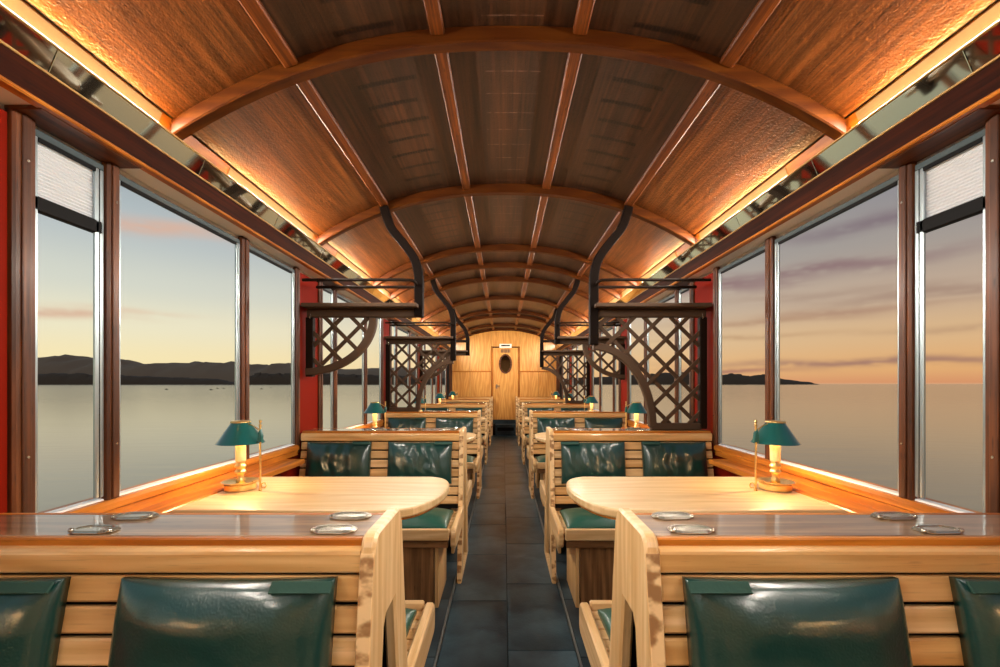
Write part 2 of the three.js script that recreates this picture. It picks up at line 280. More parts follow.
// side walls with their windows
let windowNo = 0, trimNo = 0;
for (const s of [-1, 1]) {
  const w = struct('wall_' + SIDE[s]);
  const zF = -END - 0.1, zN = -REAR;
  span('lower_wall', s * 1.42, s * 1.48, -0.02, 0.79, zF, zN, M.red, w, 0.002);
  span('lower_panel', s * WALL, s * 1.42, 0.02, 0.77, zF, zN, M.red, w, 0.002);
  span('header', s * 1.42, s * 1.48, 2.018, 2.36, zF, zN, M.white, w, 0.002);
  span('soffit', s * 1.31, s * 1.43, 2.042, 2.06, zF, zN, M.white, w, 0.002);
  // cornice: dark valance, mirror band, lit cove board
  span('valance', s * 1.3, s * 1.325, 2.045, 2.13, zF, zN, M.valance, w, 0.003);
  span('valance_lip', s * 1.294, s * 1.33, 2.033, 2.046, zF, zN, M.honey, w, 0.004);
  span('gilt_strip', s * 1.296, s * 1.325, 2.128, 2.135, zF, zN, M.gilt, w, 0.001);
  span('gilt_strip', s * 1.281, s * 1.325, 2.211, 2.217, zF, zN, M.gilt, w, 0.001);
  span('mirror_backing', s * 1.318, s * 1.326, 2.13, 2.215, zF, zN, M.shell, w, 0.001);
  for (let d = -0.6; d < END; d += 0.62) part('mirror_panel', slab(0.004, 0.08, 0.617, 0.001), M.mirror, w, [s * 1.302, 2.173, -(d + 0.31)], [0, 0.006 * (hash(Math.round(d * 50), s + 7, 6) - 0.5), s * (0.41 + 0.03 * (hash(Math.round(d * 50), s + 3, 5) - 0.5))]);
  part('cove_board', prism([[s * 1.352, 2.19], [s * 1.312, 2.292], [s * 1.33, 2.3], [s * 1.37, 2.198]], zN - zF, 'xy', { bevel: 0.001, grain: 2 }), M.honey, w, [0, 0, (zN + zF) / 2]);
  span('cove_floor', s * 1.312, s * 1.37, 2.17, 2.19, zF, zN, M.honey, w, 0.001);
  for (let k = -2; k <= 4; k++) {
    const c = C0 + PITCH * k, Z = (o) => -(c + o), last = k === 4;
    // pier between two windows
    span('pier', s * 1.42, s * 1.435, 0.79, 2.02, Z(-0.085), Z(0.24), M.red, w, 0.002);
    span('pier_panel', s * WALL, s * 1.42, 0.79, 2.02, Z(-0.083), Z(0.236), M.red, w, 0.002);
    const post = (o0, o1, inner = 1.39, m = M.mahog) => { span('window_post', s * inner, s * 1.42, 0.8, 2.04, Z(o0), Z(o1), m, w, 0.006); const q = (o0 + o1) / 2; span('post_bead', s * (inner - 0.006), s * inner, 0.86, 2.03, Z(q - 0.012), Z(q + 0.012), m, w, 0.003); for (const y of [1.05, 1.9]) part('screw', new THREE.CylinderGeometry(0.004, 0.004, 0.003, 8), M.silver, w, [s * (inner - 0.007), y, Z(q)], [0, 0, Math.PI / 2]); };
    post(0.237, 0.3); post(0.535, 0.585); post(1.33, 1.395); post(1.94, 1.985);
    if (last) { /* the last bay ends against the end wall */ }
    // sill and ledge
    const z0 = Z(0.3), z1 = Z(1.94), len = z0 - z1, zc = (z0 + z1) / 2;
    part('sill', prism([[s * 1.48, 0.79], [s * 1.384, 0.79], [s * 1.384, 0.82], [s * 1.374, 0.827], [s * 1.374, 0.846], [s * 1.384, 0.857], [s * 1.48, 0.857]], len, 'xy', { bevel: 0.001, grain: 2 }), M.honey, w, [0, 0, zc]);
    span('ledge', s * 1.265, s * 1.42, 0.76, 0.79, Z(0.24), Z(1.78), M.honey, w, 0.004);
    span('blind_box', s * 1.312, s * 1.42, 2.03, 2.044, Z(0.237), Z(0.585), M.mahog, w, 0.003);
    // the window: three lights in steel frames
    const win = struct('window_' + (++windowNo));
    for (const [a, b] of [[0.3, 0.535], [0.585, 1.33], [1.395, 1.94]]) {
      span('frame_rail', s * 1.403, s * 1.44, 0.852, 0.863, Z(a), Z(b), M.white, win, 0.003);
      span('frame_rail', s * 1.404, s * 1.44, 1.994, 2.018, Z(a), Z(b), M.darkSteel, win, 0.003);
      span('gasket', s * 1.404, s * 1.412, 0.87, 1.996, Z(b - 0.019), Z(b - 0.016), M.rubber, win, 0.0005);
      for (const [e, f] of [[a, a + 0.016], [b - 0.034, b - 0.019], [b - 0.016, b - 0.001]]) span('frame_stile', s * 1.403, s * 1.415, 0.87, 1.996, Z(e), Z(f), M.steel, win, 0.003);
      span('gasket', s * 1.404, s * 1.409, 1.982, 1.996, Z(a + 0.018), Z(b - 0.03), M.rubber, win, 0.001);
      const g = new THREE.PlaneGeometry(b - a - 0.05, 1.135); g.rotateY(-s * Math.PI / 2);
      part('pane', g, M.glass, win, [s * GLASS, 1.427, Z((a + b) / 2)]);
    }
  }
  // the lights' strip in the cove, one length per bay
  const cove = thing('cove_light', 'warm glowing light strip along the ' + SIDE[s] + ' cornice above the mirror band', 'light strip', [s * 1.33, 2.19, 0]);
  const tilt = Math.atan2(0.102, 0.04) - Math.PI / 2;
  for (let i = 0; i < RIBS.length - 1; i++) {
    const long = RIBS[i + 1] - RIBS[i] > 1, d0 = RIBS[i] + (long ? 0.36 : 0.1), d1 = Math.min(10.6, RIBS[i + 1] - 0.06), len = d1 - d0;
    part('light_strip', slab(0.012, 0.006, len, 0.001), M.led, cove, [0, 0.004, -(d0 + d1) / 2]);
    part('light_diffuser', slab(0.004, 0.094, len, 0.001), M.diffuser, cove, [-s * 0.001, 0.052, -(d0 + d1) / 2], [0, 0, -s * tilt]);
    const down = new THREE.RectAreaLight(0xfff4e6, GLOW, len, 0.06), dd = new THREE.Vector3(-s * 0.76, -0.65, 0).normalize();
    down.position.set(s * 1.312, 2.254, -(d0 + d1) / 2); down.up.set(-dd.y, dd.x, 0); down.lookAt(down.position.clone().add(dd)); down.castShadow = true; scene.add(down);
    const l = new THREE.RectAreaLight(0xffac50, COVE, len, 0.012), dir = new THREE.Vector3(-s * 0.42, 0.9, 0).normalize();
    l.position.set(s * 1.33, 2.199, -(d0 + d1) / 2); l.up.set(-dir.y, dir.x, 0); l.lookAt(l.position.clone().add(dir)); l.castShadow = true; scene.add(l);
  }
}

// wall behind the camera
{
  const w = struct('wall_rear'); span('rear_panel', -1.46, 1.46, -0.1, 2.8, -REAR, -REAR + 0.06, M.ply, w, 0.002, 1);
}
// end wall with its door
{
  const w = struct('wall_front'), z = -END;
  span('backing', -1.46, 1.46, -0.1, 2.8, z - 0.1, z - 0.04, M.shell, w, 0.001);
  const X = [-1.38, -0.86, -0.33, 0.39, 0.86, 1.38], top = (x) => arch(Math.min(1.3, Math.abs(x))) + 0.05;
  for (let i = 0; i < 5; i++) {
    const a = X[i] + 0.002, b = X[i + 1] - 0.002, y0 = i === 2 ? 2.19 : 1.585, p = [[a, y0]]; p.push([b, y0]);
    for (let k = 10; k >= 0; k--) { const x = lerp(a, b, k / 10); p.push([x, top(x)]); }
    part('upper_panel', prism(p, 0.03, 'xy', { bevel: 0.003, grain: 1 }), M.ply, w, [0, 0, z - 0.02]);
    if (i !== 2) { span('wainscot_panel', a, b, 0.02, 1.56, z - 0.035, z - 0.005, M.ply, w, 0.003, 1); span('wainscot_rail', a, b, 1.56, 1.585, z - 0.035, z + 0.006, M.honey, w, 0.004); }
  }
  for (const s of [-1, 1]) span('corner_post', s * 1.3, s * 1.38, 0, 2.25, z - 0.03, z + 0.03, M.mahog, w, 0.006);
  const d = struct('door_1'), dx = 0.03;
  const ell = new THREE.Path(); ell.absellipse(0, 1.765, 0.13, 0.21, 0, Math.PI * 2, false, 0);
  part('door_leaf', prism([[-0.31, 0.37], [0.31, 0.37], [0.31, 2.165], [-0.31, 2.165]], 0.04, 'xy', { bevel: 0.003, grain: 1, holes: [ell], curve: 24 }), M.ply, d, [dx, 0, z - 0.015]);
  for (const s of [-1, 1]) span('door_jamb', dx + s * 0.315, dx + s * 0.355, 0.2, 2.19, z - 0.03, z + 0.012, M.honey, d, 0.004);
  span('door_head', dx - 0.355, dx + 0.355, 2.168, 2.195, z - 0.03, z + 0.012, M.rib, d, 0.004);
  const ring = new THREE.Shape(); ring.absellipse(0, 1.765, 0.165, 0.245, 0, Math.PI * 2, false, 0); const rh = new THREE.Path(); rh.absellipse(0, 1.765, 0.125, 0.205, 0, Math.PI * 2, true, 0); ring.holes.push(rh);
  part('oval_frame', prism(ring, 0.03, 'xy', { bevel: 0.006, curve: 24 }), M.mahog, d, [dx, 0, z + 0.012]);
  const pane = new THREE.CylinderGeometry(1, 1, 0.006, 32); pane.rotateX(Math.PI / 2); pane.scale(0.127, 0.207, 1);
  part('oval_pane', pane, M.darkGlass, d, [dx, 1.765, z - 0.02]);
  const h = part('handle_plate', slab(0.035, 0.1, 0.008, 0.002), M.silver, d, [dx - 0.22, 1.2, z + 0.01]); part('door_handle', rod(0.012, 0.09), M.silver, h, [0.03, 0.01, 0.03], [0, 0, Math.PI / 2]);
  const v = part('vent_box', slab(0.3, 0.1, 0.05, 0.006), M.cream, d, [dx, 2.21, z + 0.03]); part('vent_slot', slab(0.22, 0.035, 0.006, 0.001), M.rubber, v, [0, 0.005, 0.025]);
  for (let i = 0; i < 3; i++) part('vent_louvre', slab(0.07, 0.085, 0.012, 0.003), M.brown, d, [dx - 0.08 + i * 0.08, 2.085, z + 0.012]);
  span('threshold', dx - 0.35, dx + 0.35, 0.27, 0.37, z - 0.03, z + 0.02, M.under, d, 0.004);
  const st = thing('door_step', 'dark grey step with a slotted riser in front of the far door', 'step', [dx, 0, z + 0.15]);
  part('tread', slab(0.5, 0.03, 0.28, 0.004), M.under, st, [0, 0.255, 0]); part('riser', slab(0.49, 0.24, 0.25, 0.003), M.under, st, [0, 0.12, 0]); part('riser_slot', slab(0.4, 0.08, 0.01, 0.002), M.rubber, st, [0, 0.16, 0.127]);
}

// ------------------------------------------------------------------ benches
const XA = 0.285, XW = 1.37, XM = (XA + XW) / 2, LEAN = 0.17, ANG = Math.atan(LEAN);
const face = (y) => 0.097 + LEAN * (0.945 - y);           // how far the slatted back stands out from the bench's middle at height y
const slatG = [0, 1, 2].map(() => slab(XW - XA - 0.03, 0.0502, 0.02, 0.004)), seatSlatG = [0, 1, 2].map(() => slab(XW - XA - 0.03, 0.018, 0.054, 0.003));
const pick = (a) => a[Math.floor(rnd() * a.length)];
const panelOutline = (half) => {                          // A-shaped end panel with rounded shoulders
  const T = 0.112, B = T + LEAN * 0.95, p = half ? [[-0.02, 0]] : [[-B, 0]];
  if (half) p.push([-0.02, 0.955]); else { p.push([-T - 0.006, 0.925]); for (let i = 0; i <= 5; i++) { const a = Math.PI - i / 5 * Math.PI / 2 * 0.95; p.push([-T + 0.03 + 0.034 * Math.cos(a), 0.922 + 0.034 * Math.sin(a)]); } }
  for (let i = 0; i <= 5; i++) { const a = Math.PI / 2 * 0.95 * (1 - i / 5); p.push([T - 0.03 + 0.034 * Math.cos(a), 0.922 + 0.034 * Math.sin(a)]); }
  p.push([T + 0.006, 0.925], [B, 0]); return p;
};
const slot = [[-0.05, 0.755], [0.03, 0.755], [0.047, 0.735], [0.165, 0.03], [-0.165, 0.03]];
const boardOutline = (dir) => {                           // side board of the seat, rounded at its front end
  const p = [[dir * 0.13, 0.352], [dir * 0.6, 0.352]]; for (let i = 0; i <= 8; i++) { const a = -Math.PI / 2 + i / 8 * Math.PI; p.push([dir * (0.606 + 0.034 * Math.cos(a)), (i < 4 ? 0.386 : 0.43) + 0.034 * Math.sin(a)]); } p.push([dir * 0.13, 0.464]); return p;
};
const frontProfile = (() => { const p = []; for (let i = 0; i <= 6; i++) { const a = -Math.PI / 2 + i / 6 * Math.PI; p.push([0.018 + 0.012 * Math.cos(a), (i < 3 ? -0.014 : 0.014) + 0.012 * Math.sin(a)]); } p.push([0, 0.026], [0, -0.026]); return p; })();
const NUDGE = (s, k) => (k ? 0 : s > 0 ? -0.022 : 0.008);   // the nearest two benches stand a little off the line of the others
function makeBench(s, facings, label, group, d) {
  const o = thing('train_bench', label, 'bench', [s * XM, 0, -d], group), X = (x) => s * (x - XM), half = facings.length === 1;
  part('end_panel', prism(panelOutline(half), 0.03, 'zy', { bevel: 0.006, grain: 1, holes: half ? [] : [slot] }), M.maple[0], o, [X(XA + 0.015), 0, 0]);
  part('inner_panel', prism([[half ? -0.02 : -0.05, 0], [half ? -0.02 : -0.05, 0.9], [0.05, 0.9], [0.15, 0]], 0.025, 'zy', { bevel: 0.002, grain: 1 }), M.brown, o, [X(XW - 0.06), 0, 0]);
  part('top_board', slab(XW - XA - 0.03, 0.018, half ? 0.11 : 0.154, 0.004), M.top, o, [X((XA + XW) / 2 + 0.015), 0.936, half ? 0.03 : 0.0075]);
  part('inner_beam', slab(XW - XA - 0.05, 0.05, 0.06, 0.003), M.brown, o, [X(XM + 0.01), 0.9, half ? 0.02 : 0]);
  for (const f of facings) {                               // f = 1 faces the camera, -1 faces the far end
    const e = part('top_edge', slab(XW - XA - 0.03, 0.018, 0.014, 0.003), M.honey, o, [X((XA + XW) / 2 + 0.015), 0.936, f > 0 ? 0.0915 : -0.0765]);
    const fg = prism(frontProfile, XW - XA - 0.03, 'xy', { bevel: 0, grain: 2 }); fg.rotateY(-Math.PI / 2); 
    part('front_rail', uvBox(fg, 0), M.rail, o, [X((XA + XW) / 2 + 0.015), 0.904, f * (face(0.9) - 0.018)], [0, f > 0 ? 0 : Math.PI, 0]);
    for (let i = 0; i < 7; i++) { const y = 0.847 - i * 0.0578; part('back_slat', pick(slatG), pick(M.maple), o, [X((XA + XW) / 2 + 0.015), y, f * (face(y) - 0.009)], [-f * ANG, 0, 0]); }
    part('worn_edge', slab(0.027, 0.92, 0.003, 0.0014, 1), M.worn, o, [X(XA + 0.015), 0.468, f * (face(0.468) + 0.0168)], [-f * ANG, 0, 0]);
    part('back_frame', slab(XW - XA - 0.05, 0.44, 0.012, 0.002), M.rubber, o, [X(XM + 0.01), 0.66, f * (face(0.66) - 0.028)], [-f * ANG, 0, 0]);
    for (let i = 0; i < 7; i++) part('seat_slat', pick(seatSlatG), pick(M.maple), o, [X((XA + XW) / 2 + 0.015), 0.427, f * (0.218 + i * 0.0605)]);
    part('seat_side_board', prism(boardOutline(f), 0.032, 'zy', { bevel: 0.006, grain: 2 }), M.maple[0], o, [X(XA + 0.012), 0, 0]);
    part('seat_front_rail', slab(XW - XA - 0.035, 0.064, 0.022, 0.005), M.maple[0], o, [X((XA + XW) / 2 + 0.017), 0.43, f * 0.629]);
    part('under_rail', slab(XW - XA - 0.05, 0.038, 0.03, 0.003), M.brown, o, [X((XA + XW) / 2 + 0.02), 0.366, f * 0.59]);
    part('base_front', slab(XW - XA - 0.13, 0.345, 0.02, 0.003, 1), M.brown, o, [X((XA + 0.125 + XW) / 2), 0.1735, f * 0.566]);
    part('base_side', slab(0.022, 0.345, 0.36, 0.003, 1), M.maple[1], o, [X(XA + 0.112), 0.1735, f * 0.4]);
  }
  return o;
}
const benches = {};
for (const s of [-1, 1]) {
  const word = SIDE[s], lab = (k) => `pale slatted double bench ${s < 0 ? 'left' : 'right'} of the aisle, ${ROW[k] === 'nearest' ? 'nearest the camera' : ROW[k] + ' from the camera'}`, group = 'double benches along the aisle';
  const first = makeBench(s, [1, -1], lab(0), group, C0);
  first.position.x += NUDGE(s, 0);
  copy(first, 'train_bench', `pale slatted double bench ${word} of the aisle, behind the camera`, [s * XM, 0, -(C0 - PITCH)], group);
  for (let k = 1; k < 5; k++) copy(first, 'train_bench', lab(k), [s * XM, 0, -(C0 + PITCH * k)], group);
  makeBench(s, [1], `pale slatted bench ${word} of the aisle, farthest, set against the end wall`, undefined, END - 0.09);
}

// ------------------------------------------------------------------ cushions
function cushionGeo(w, h, t, kind) {
  const nx = 48, ny = 32, pos = [], uv = [], idx = [];
  const z = (u, v) => {
    const e = Math.pow(Math.max(0, 1 - Math.pow(Math.abs(u), 3.2)), 0.5) * Math.pow(Math.max(0, 1 - Math.pow(Math.abs(v), 3)), 0.5);
    let q = t * (0.22 + 0.78 * e);
    const mid = Math.max(0, 1 - v * v) * Math.max(0, 1 - u * u);
    if (kind === 1) q += 0.006 * mid * Math.sin(u * 14 + 2.5 * pn(u * 3 + 9, v * 2 + 9, 64, 64, 7)) * sstep(0.95, 0.2, Math.abs(u + 0.1));
    if (kind === 2) q += 0.003 * mid * Math.sin(u * 18 + v * 3 + 3 * pn(u * 3 + 5, v * 3 + 5, 64, 64, 8));
    q += 0.008 * (pn(u * 2.4 + 20, v * 2.2 + 20, 64, 64, 30 + kind) - 0.5) * mid + 0.003 * (pn(u * 7 + 20, v * 6 + 20, 64, 64, 33 + kind) - 0.5) * mid;
    return Math.max(q, 0.004);
  };
  const edge = (u, v) => { const pin = 1 - 0.012 * (1 - v * v), pin2 = 1 - 0.02 * (1 - u * u); return [u * w / 2 * pin, v * h / 2 * pin2]; };
  for (let j = 0; j <= ny; j++) for (let i = 0; i <= nx; i++) { const u = Math.sin((i / nx - 0.5) * Math.PI * 0.999), v = Math.sin((j / ny - 0.5) * Math.PI * 0.999), [x, y] = edge(u, v); pos.push(x, y, z(u, v)); uv.push(x + kind, y); }
  const W = nx + 1; for (let j = 0; j < ny; j++) for (let i = 0; i < nx; i++) { const a = j * W + i; idx.push(a, a + 1, a + W, a + 1, a + W + 1, a + W); }
  const loop = []; for (let i = 0; i < nx; i++) loop.push(i); for (let j = 0; j < ny; j++) loop.push(j * W + nx); for (let i = nx; i > 0; i--) loop.push(ny * W + i); for (let j = ny; j > 0; j--) loop.push(j * W);
  const base = pos.length / 3; for (const k of loop) { pos.push(pos[k * 3], pos[k * 3 + 1], 0); uv.push(uv[k * 2], uv[k * 2 + 1]); }
  const n = loop.length, mid = pos.length / 3; pos.push(0, 0, 0); uv.push(0, 0);
  for (let i = 0; i < n; i++) { const j = (i + 1) % n; idx.push(loop[i], base + i, loop[j], base + i, base + j, loop[j], base + i, mid, base + j); }
  const g = new THREE.BufferGeometry(); g.setAttribute('position', new THREE.Float32BufferAttribute(pos, 3)); g.setAttribute('uv', new THREE.Float32BufferAttribute(uv, 2)); g.setIndex(idx); g.computeVertexNormals(); return g;
}
const backCover = [0, 1, 2].map((k) => cushionGeo(0.424, 0.272, 0.064, k)), seatCover = [0, 1].map((k) => cushionGeo(0.45, 0.36, 0.056, k * 2));
const tabG = slab(0.118, 0.023, 0.005, 0.002), tabEdge = slab(0.118, 0.003, 0.006, 0.001);
function backCushion(s, k, seat, d) {
  const y = 0.739, x = seat ? 1.11 : 0.573, kind = k === 0 ? 0 : seat ? (k % 2 ? 1 : (s > 0 ? 0 : 1)) : 2;
  const where = k === 5 ? `on the ${SIDE[s]} end-wall bench` : `on the ${ROW[k]} ${SIDE[s]} bench`;
  const o = thing('back_cushion', `green leather back cushion ${where}, ${seat ? 'window side' : 'aisle side'}`, 'cushion', [s * x + NUDGE(s, k), y, -d + face(y) + 0.002], 'green back cushions facing the camera');
  o.rotation.x = -ANG;
  part('cover', backCover[kind === 0 && k === 1 ? 2 : kind], M.leather[(k + seat) % 3], o);
  const tab = part('fastening_tab', tabG, M.felt, o, [-s * 0.157, 0.126, 0.0425], [-0.52, 0, 0]); part('tab_hem', tabEdge, M.felt, tab, [0, -0.0105, 0.001]);
}
function seatCushion(s, k, f, seat, d) {
  const x = seat ? 1.1 : 0.565, where = k === 5 ? `end-wall bench ${SIDE[s]}` : `${ROW[k]} ${SIDE[s]} bench, ${f > 0 ? 'front' : 'far'} side`;
  const o = thing('seat_cushion', `green leather seat cushion on the ${where}, ${seat ? 'by the window' : 'by the aisle'}`, 'cushion', [s * x + NUDGE(s, k), 0.437, -d + f * 0.41], 'green seat cushions');
  part('cover', seatCover[seat], M.seatLeather, o, [0, 0, 0], [-Math.PI / 2, 0, 0]);
}
for (const s of [-1, 1]) for (let k = 0; k < 6; k++) {
  const d = k === 5 ? END - 0.09 : C0 + PITCH * k;
  for (const seat of [0, 1]) { backCushion(s, k, seat, d); if (k > 0) seatCushion(s, k, 1, seat, d); }
  if (k < 5) seatCushion(s, k, -1, 0, d);
}

// small silver dishes on the bench tops
{
  const out = (a, b, c) => [[-a + c, -b], [a - c, -b], [a, -b + c * 0.7], [a, b - c * 0.7], [a - c, b], [-a + c, b], [-a, b - c * 0.7], [-a, -b + c * 0.7]];
  const base = prism(out(0.047, 0.025, 0.02), 0.005, 'xy', { bevel: 0.002 }); base.rotateX(-Math.PI / 2);
  const rim = prism(out(0.044, 0.022, 0.018), 0.003, 'xy', { bevel: 0.0015, holes: [out(0.037, 0.016, 0.015).reverse()] }); rim.rotateX(-Math.PI / 2);
  const lug = lathe([[0, 0], [0.005, 0], [0.006, 0.004], [0.004, 0.008], [0, 0.009]], 10);
  for (let k = 0; k < 4; k++) for (const s of [-1, 1]) for (const [x, end] of [[0.385, 'aisle'], [0.9, 'window']]) for (const [z, row] of [[0.054, 'nearer'], [-0.044, 'farther']]) {
    const o = thing('metal_dish', `small oblong silver dish on the ${ROW[k]} ${SIDE[s]} bench top, ${row} of the ${end} pair`, 'dish', [s * (x + (rnd() - 0.5) * 0.015)  + (k || s > 0 ? 0 : 0.01), 0.9452, -(C0 + PITCH * k) + z], 'silver dishes on the bench tops');
    o.rotation.y = (rnd() - 0.5) * 0.15;
    part('dish_base', base, M.silver, o, [0, 0.0025, 0]); part('dish_rim', rim, M.silver, o, [0, 0.006, 0]);
    for (const e of [-1, 1]) part('lug', lug, M.silver, o, [e * 0.041, 0.0015, 0.012]);
  }
}

// ------------------------------------------------------------------ tables and lamps
const TABLE = 0.79, tableD = (k) => C0 + PITCH * k + 0.97;
for (const s of [-1, 1]) {
  const sh = new THREE.Shape(), a = 0.268, b = 1.262, h = 0.285, near = 0.32, q = (x, y) => [s * x, y];
  sh.moveTo(...q(b, -near)); sh.lineTo(...q(a + 0.2, -near)); sh.bezierCurveTo(...q(a + 0.09, -near), ...q(a + 0.05, -near + 0.09), ...q(a + 0.015, -near + 0.24)); sh.bezierCurveTo(...q(a - 0.01, h - 0.2), ...q(a, h - 0.03), ...q(a + 0.12, h)); sh.lineTo(...q(b, h)); sh.closePath();
  // the camera's side of the outline has the wide curve
  const g = new THREE.ExtrudeGeometry(sh, { depth: 0.018, bevelEnabled: true, bevelThickness: 0.009, bevelSize: 0.009, bevelOffset: -0.009, bevelSegments: 3, curveSegments: 20 }); g.rotateX(-Math.PI / 2); g.translate(0, -0.027, 0);
  const gg = new THREE.ExtrudeGeometry(sh, { depth: 0.012, bevelEnabled: true, bevelThickness: 0.003, bevelSize: 0.003, bevelOffset: -0.012, bevelSegments: 1, curveSegments: 20 }); gg.rotateX(-Math.PI / 2); gg.translate(0, -0.042, 0);
  const lab = (k) => `pale glossy fixed table left with a rounded end, ${k === 0 ? 'nearest the camera' : ROW[k] + ' from the camera'}`.replace('left', `on the ${SIDE[s]}`);
  const t = thing('dining_table', lab(0), 'table', [0, TABLE, -tableD(0)], 'fixed tables between the benches');
  part('tabletop', uvBox(g, 0), M.table, t); part('edge_band', uvBox(gg, 0), M.honey, t);
  part('bracket', prism([[s * 1.26, -0.045], [s * 0.75, -0.045], [s * 0.78, -0.09], [s * 1.26, -0.4]], 0.04, 'xy', { bevel: 0.004 }), M.honey, t);
  copy(t, 'dining_table', `pale glossy fixed table on the ${SIDE[s]} with a rounded end, behind the camera`, [0, TABLE, -tableD(-1)], 'fixed tables between the benches');
  for (let k = 1; k < 5; k++) copy(t, 'dining_table', lab(k), [0, TABLE, -tableD(k)], 'fixed tables between the benches');
}
{
  const shadeOut = lathe([[0.0365, 0.3], [0.097, 0.206], [0.0978, 0.2065], [0.0965, 0.206]], 40), shadeIn = lathe([[0.0955, 0.2065], [0.035, 0.299]], 40);
  const collar = lathe([[0, 0.297], [0.04, 0.297], [0.0415, 0.3], [0.0405, 0.304], [0.034, 0.306], [0.012, 0.307], [0, 0.307]], 30);
  const dish = lathe([[0, 0], [0.062, 0], [0.064, 0.004], [0.062, 0.024], [0.066, 0.028], [0.077, 0.034], [0.0785, 0.037], [0.076, 0.038], [0.06, 0.032], [0.024, 0.03], [0, 0.03]], 36);
  const stem = lathe([[0, 0.03], [0.02, 0.03], [0.017, 0.045], [0.013, 0.055], [0.014, 0.068], [0.023, 0.074], [0.0235, 0.08], [0.018, 0.088], [0.0175, 0.094], [0.0235, 0.1], [0.023, 0.107], [0.017, 0.114], [0.0185, 0.122], [0.0185, 0.126], [0, 0.126]], 28);
  const candle = lathe([[0, 0.126], [0.0215, 0.126], [0.0215, 0.2], [0.017, 0.205], [0, 0.206]], 24), bulb = lathe([[0, 0.206], [0.008, 0.207], [0.015, 0.222], [0.0165, 0.235], [0.012, 0.25], [0, 0.262]], 16);
  const finial = lathe([[0, 0.296], [0.005, 0.296], [0.003, 0.302], [0.007, 0.309], [0.0045, 0.316], [0.002, 0.318], [0.0065, 0.326], [0.005, 0.333], [0, 0.336]], 14);
  function makeLamp(s, label, pos) {
    const o = thing('table_lamp', label, 'lamp', pos, 'brass table lamps with green shades');
    part('base_dish', dish, M.brass, o); part('stem', stem, M.brass, o); part('candle_sleeve', candle, M.candle, o); part('bulb', bulb, M.bulb, o);
    const sd = part('lamp_shade', shadeOut, M.enamel, o); part('shade_lining', shadeIn, M.cream, sd); part('collar', collar, M.brass, sd);
    const rx = -s * 0.098, rz = 0.03;
    const r = part('height_rod', rod(0.0042, 0.275), M.brass, o, [rx * 1.06, 0.1425, rz]);
    part('finial', finial, M.brass, r, [0, -0.165, 0]);
    part('clamp', prism([[-0.012, -0.03], [0.01, -0.03], [0.012, 0.0], [0.004, 0.03], [-0.008, 0.012]], 0.016, 'xy', { bevel: 0.003 }), M.enamel, r, [0, 0.1, 0]);
    part('rod_foot', lathe([[0, 0], [0.007, 0], [0.007, 0.006], [0.004, 0.014], [0, 0.014]], 12), M.brass, r, [0, -0.1425, 0]);
    part('rod_arm', tube([[0, -0.1, 0], [s * 0.03, -0.1, -0.008], [s * 0.05, -0.11, -0.014]], 0.003, 8), M.brass, r);
    const ring = new THREE.TorusGeometry(0.011, 0.0025, 8, 18); part('finger_ring', ring, M.brass, r, [-s * 0.018, -0.118, 0.004]);
    part('shade_arm', tube([[0, 0.12, 0], [s * 0.04, 0.143, -0.012], [s * 0.08, 0.152, -0.026]], 0.0028, 8), M.brass, r);
    return o;
  }
  for (const s of [-1, 1]) {
    let first; const lab = (k) => `brass table lamp with a green shade on the ${SIDE[s]}, ${k === 0 ? 'nearest the camera' : ROW[k] + ' from the camera'}`;
    for (const k of [0, -1, 1, 2, 3, 4]) {
      const pos = [s * 1.195, TABLE + 0.0005, -(1.985 + PITCH * k)];
      if (!k) first = makeLamp(s, lab(0), pos); else copy(first, 'table_lamp', k < 0 ? `brass table lamp with a green shade on the ${SIDE[s]}, behind the camera` : lab(k), pos);
      const l = new THREE.PointLight(0xffd29a, LAMP); l.position.set(pos[0], pos[1] + 0.235, pos[2]); l.castShadow = true; l.shadow.radius = 0.6; scene.add(l);
    }
  }
}

